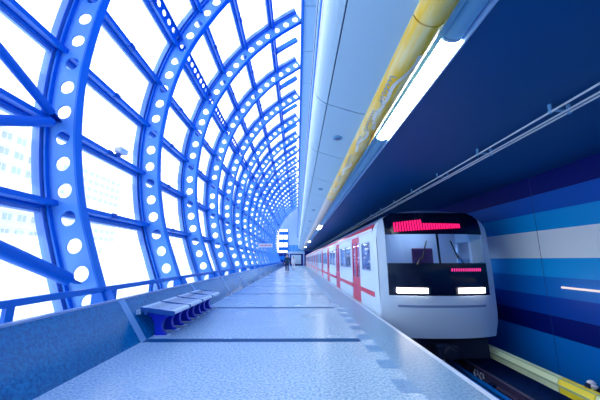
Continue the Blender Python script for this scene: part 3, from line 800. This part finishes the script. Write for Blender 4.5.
# hanging sign
t = empty('platform_sign', (-2.75,26,2.5))
m = MB(); m.box(-3.35,-2.15,26,26.08,2.30,2.62); m.build('panel', M['signw'], t)
m = MB()
for k in range(9): m.box(-3.25+.115*k,-3.19+.115*k,25.985,26,2.40,2.52)
m.build('lettering', M['signr'], t)
m = MB(); m.tube([(-2.75,26.04,2.62),(-2.75,26.04,2.66),(-3.75,26.04,2.9)], .02, 8); m.build('bracket', M['darkblue'], t)
tag(t, 'small white sign with red lettering hung beside the ribs far down the platform', 'sign')

def person(name, x, y, coat, trous, label, h=1.75, stride=.22):
    t = empty(name, (x,y,0)); k = h/1.75
    def skin(nm, pts, edges, rad, m_, sub=2):
        me = bpy.data.meshes.new(nm); me.from_pydata([(a*k,b*k,c*k) for a,b,c in pts], edges, []); me.materials.append(m_)
        o = bpy.data.objects.new(nm, me); COL.objects.link(o); o.parent = t
        md = o.modifiers.new('skin','SKIN'); me.skin_vertices[0].data[0].use_root = True
        for i, r in enumerate(rad): me.skin_vertices[0].data[i].radius = ((r[0]*k, r[1]*k) if isinstance(r,tuple) else (r*k,r*k))
        sm = o.modifiers.new('sub','SUBSURF'); sm.levels = sub; sm.render_levels = sub; md.use_smooth_shade = True
        return o
    s = stride
    P = [(0,0,.95),(0,0,1.12),(0,0,1.32),(0,0,1.44),(0,.0,1.52),(0,-.015,1.60),(0,-.015,1.69),
         (.17,0,1.40),(.23,.05,1.13),(.23,-.06,.90),(.235,-.09,.80),(-.17,0,1.40),(-.23,-.06,1.13),(-.23,-.10,.90),(-.235,-.13,.80),
         (.10,-.02,.88),(.10,-s*.55,.50),(.10,-s,.10),(.10,-s-.13,.04),(-.10,.02,.88),(-.10,s*.35,.50),(-.10,s,.12),(-.10,s-.11,.04)]
    E = [(0,1),(1,2),(2,3),(3,4),(4,5),(5,6),(3,7),(7,8),(8,9),(9,10),(3,11),(11,12),(12,13),(13,14),(0,15),(15,16),(16,17),(17,18),(0,19),(19,20),(20,21),(21,22)]
    Rr = [(.15,.11),(.13,.10),(.15,.11),(.09,.08),.055,.085,.07,.06,.045,.035,.03,.06,.045,.035,.03,.085,.06,.04,.035,.085,.06,.04,.035]
    skin('body', P, E, Rr, M['skin'])
    skin('trousers', [P[0],P[15],P[16],(P[17][0],P[17][1],.14),P[19],P[20],(P[21][0],P[21][1],.16)], [(0,1),(1,2),(2,3),(0,4),(4,5),(5,6)], [(.155,.12),.10,.075,.06,.10,.075,.06], M[trous])
    skin('coat', [(0,0,.78),P[0],P[1],P[2],P[3],P[7],P[8],P[9],P[11],P[12],P[13]], [(0,1),(1,2),(2,3),(3,4),(4,5),(5,6),(6,7),(4,8),(8,9),(9,10)], [(.19,.15),(.18,.14),(.165,.13),(.18,.13),(.10,.09),.08,.062,.055,.08,.062,.055], M[coat])
    skin('hair', [(0,.02,1.60),(0,.015,1.69),(0,-.01,1.735)], [(0,1),(1,2)], [.08,.09,.06], M['hair'])
    for fx in (.1,-.1):
        fy = -s-.08 if fx > 0 else s-.05
        m = MB(); m.box(fx*k+x-.045, fx*k+x+.045, y+fy-.12, y+fy+.12, 0, .09); m.build('shoe', M['black'], t, bevel=.03)
    m = MB(); m.box(x-.035,x+.035,y-.115,y-.095,1.60,1.615); m.build('mouth', M['hair'], t)
    return tag(t, label, 'person', 'people on the platform')
person('person', -.92, 28.2, 'coat', 'trous', 'person in a dark teal coat walking down the middle of the far platform', 1.78)
person('person', -.42, 36.0, 'coat2', 'coat2', 'person in pale clothes standing farther back, right of the dark-coated one', 1.65, .05)

# ------------------------------------------------------------------ outside
m = MB(); m.box(-260, -3.75, -60, 300, -1.6, -1.4); struct(m.build('ground', M['snow']))
def block(name, x, y0, y1, z1, storeys, cols, label, depth=14):
    t = empty(name, (x, y0, -1.4))
    m = MB(); m.box(x-depth, x, y0, y1, -1.4, z1); m.build('wall', M['bld'], t)
    hgt = (z1+1.4)/storeys; w = (y1-y0)/cols
    m = MB(); g = MB()
    for s in range(storeys):
        zb = -1.4+hgt*s
        m.box(x, x+.12, y0, y1, zb-.1, zb+.25)
        for c in range(cols):
            yb = y0+w*c+w*.2
            g.box(x, x+.05, yb, yb+w*.6, zb+hgt*.38, zb+hgt*.82)
            m.box(x, x+.1, yb+w*.28, yb+w*.32, zb+hgt*.38, zb+hgt*.82)
            m.box(x+.0, x+.1, yb, yb+w*.6, zb+hgt*.34, zb+hgt*.38)
    m.build('banding', M['bldr'], t); g.build('window', M['bldw'], t)
    m = MB(); m.box(x-depth-.3, x+.3, y0-.3, y1+.3, z1, z1+.6); m.build('roof', M['bldr'], t)
    # end face windows
    g = MB()
    for s in range(storeys):
        for c in range(3): g.box(x-depth+2.2+c*4, x-depth+3.7+c*4, y0-.05, y0, -1.4+hgt*(s+.38), -1.4+hgt*(s+.8))
    g.build('window', M['bldw'], t)
    tag(t, label, 'building', 'apartment blocks outside')
block('apartment_block', -52, 34, 60, 27, 10, 9, 'pale apartment block outside, larger one at the left edge')
block('apartment_block', -75, 96, 122, 33, 12, 8, 'pale apartment block outside, smaller one right of the nearest rib')
for k in range(4):
    x = -44-2*(k%3); y = 66+9*k
    t = empty('snowy_tree', (x,y,-1.4)); m = MB(); m.tube([(x,y,-1.4),(x,y,1.6)], .18, 8); m.build('trunk', M['tree'], t)
    m = MB(); random.seed(k)
    for j in range(9):
        cx,cy,cz = x+random.uniform(-1.6,1.6), y+random.uniform(-1.6,1.6), 2.2+random.uniform(-.8,2.2); rr = random.uniform(.7,1.3)
        m.lathe((cx,cy,cz), [(rr*math.sin(a), -rr*math.cos(a)) for a in [.2,.6,1.0,1.4,1.8,2.2,2.6,2.95]], 9)
    m.build('crown', M['tree'], t)
    tag(t, '%s faint pale tree outside beyond the snow, counted from the left' % ORD[k], 'tree', 'trees outside the glazing')
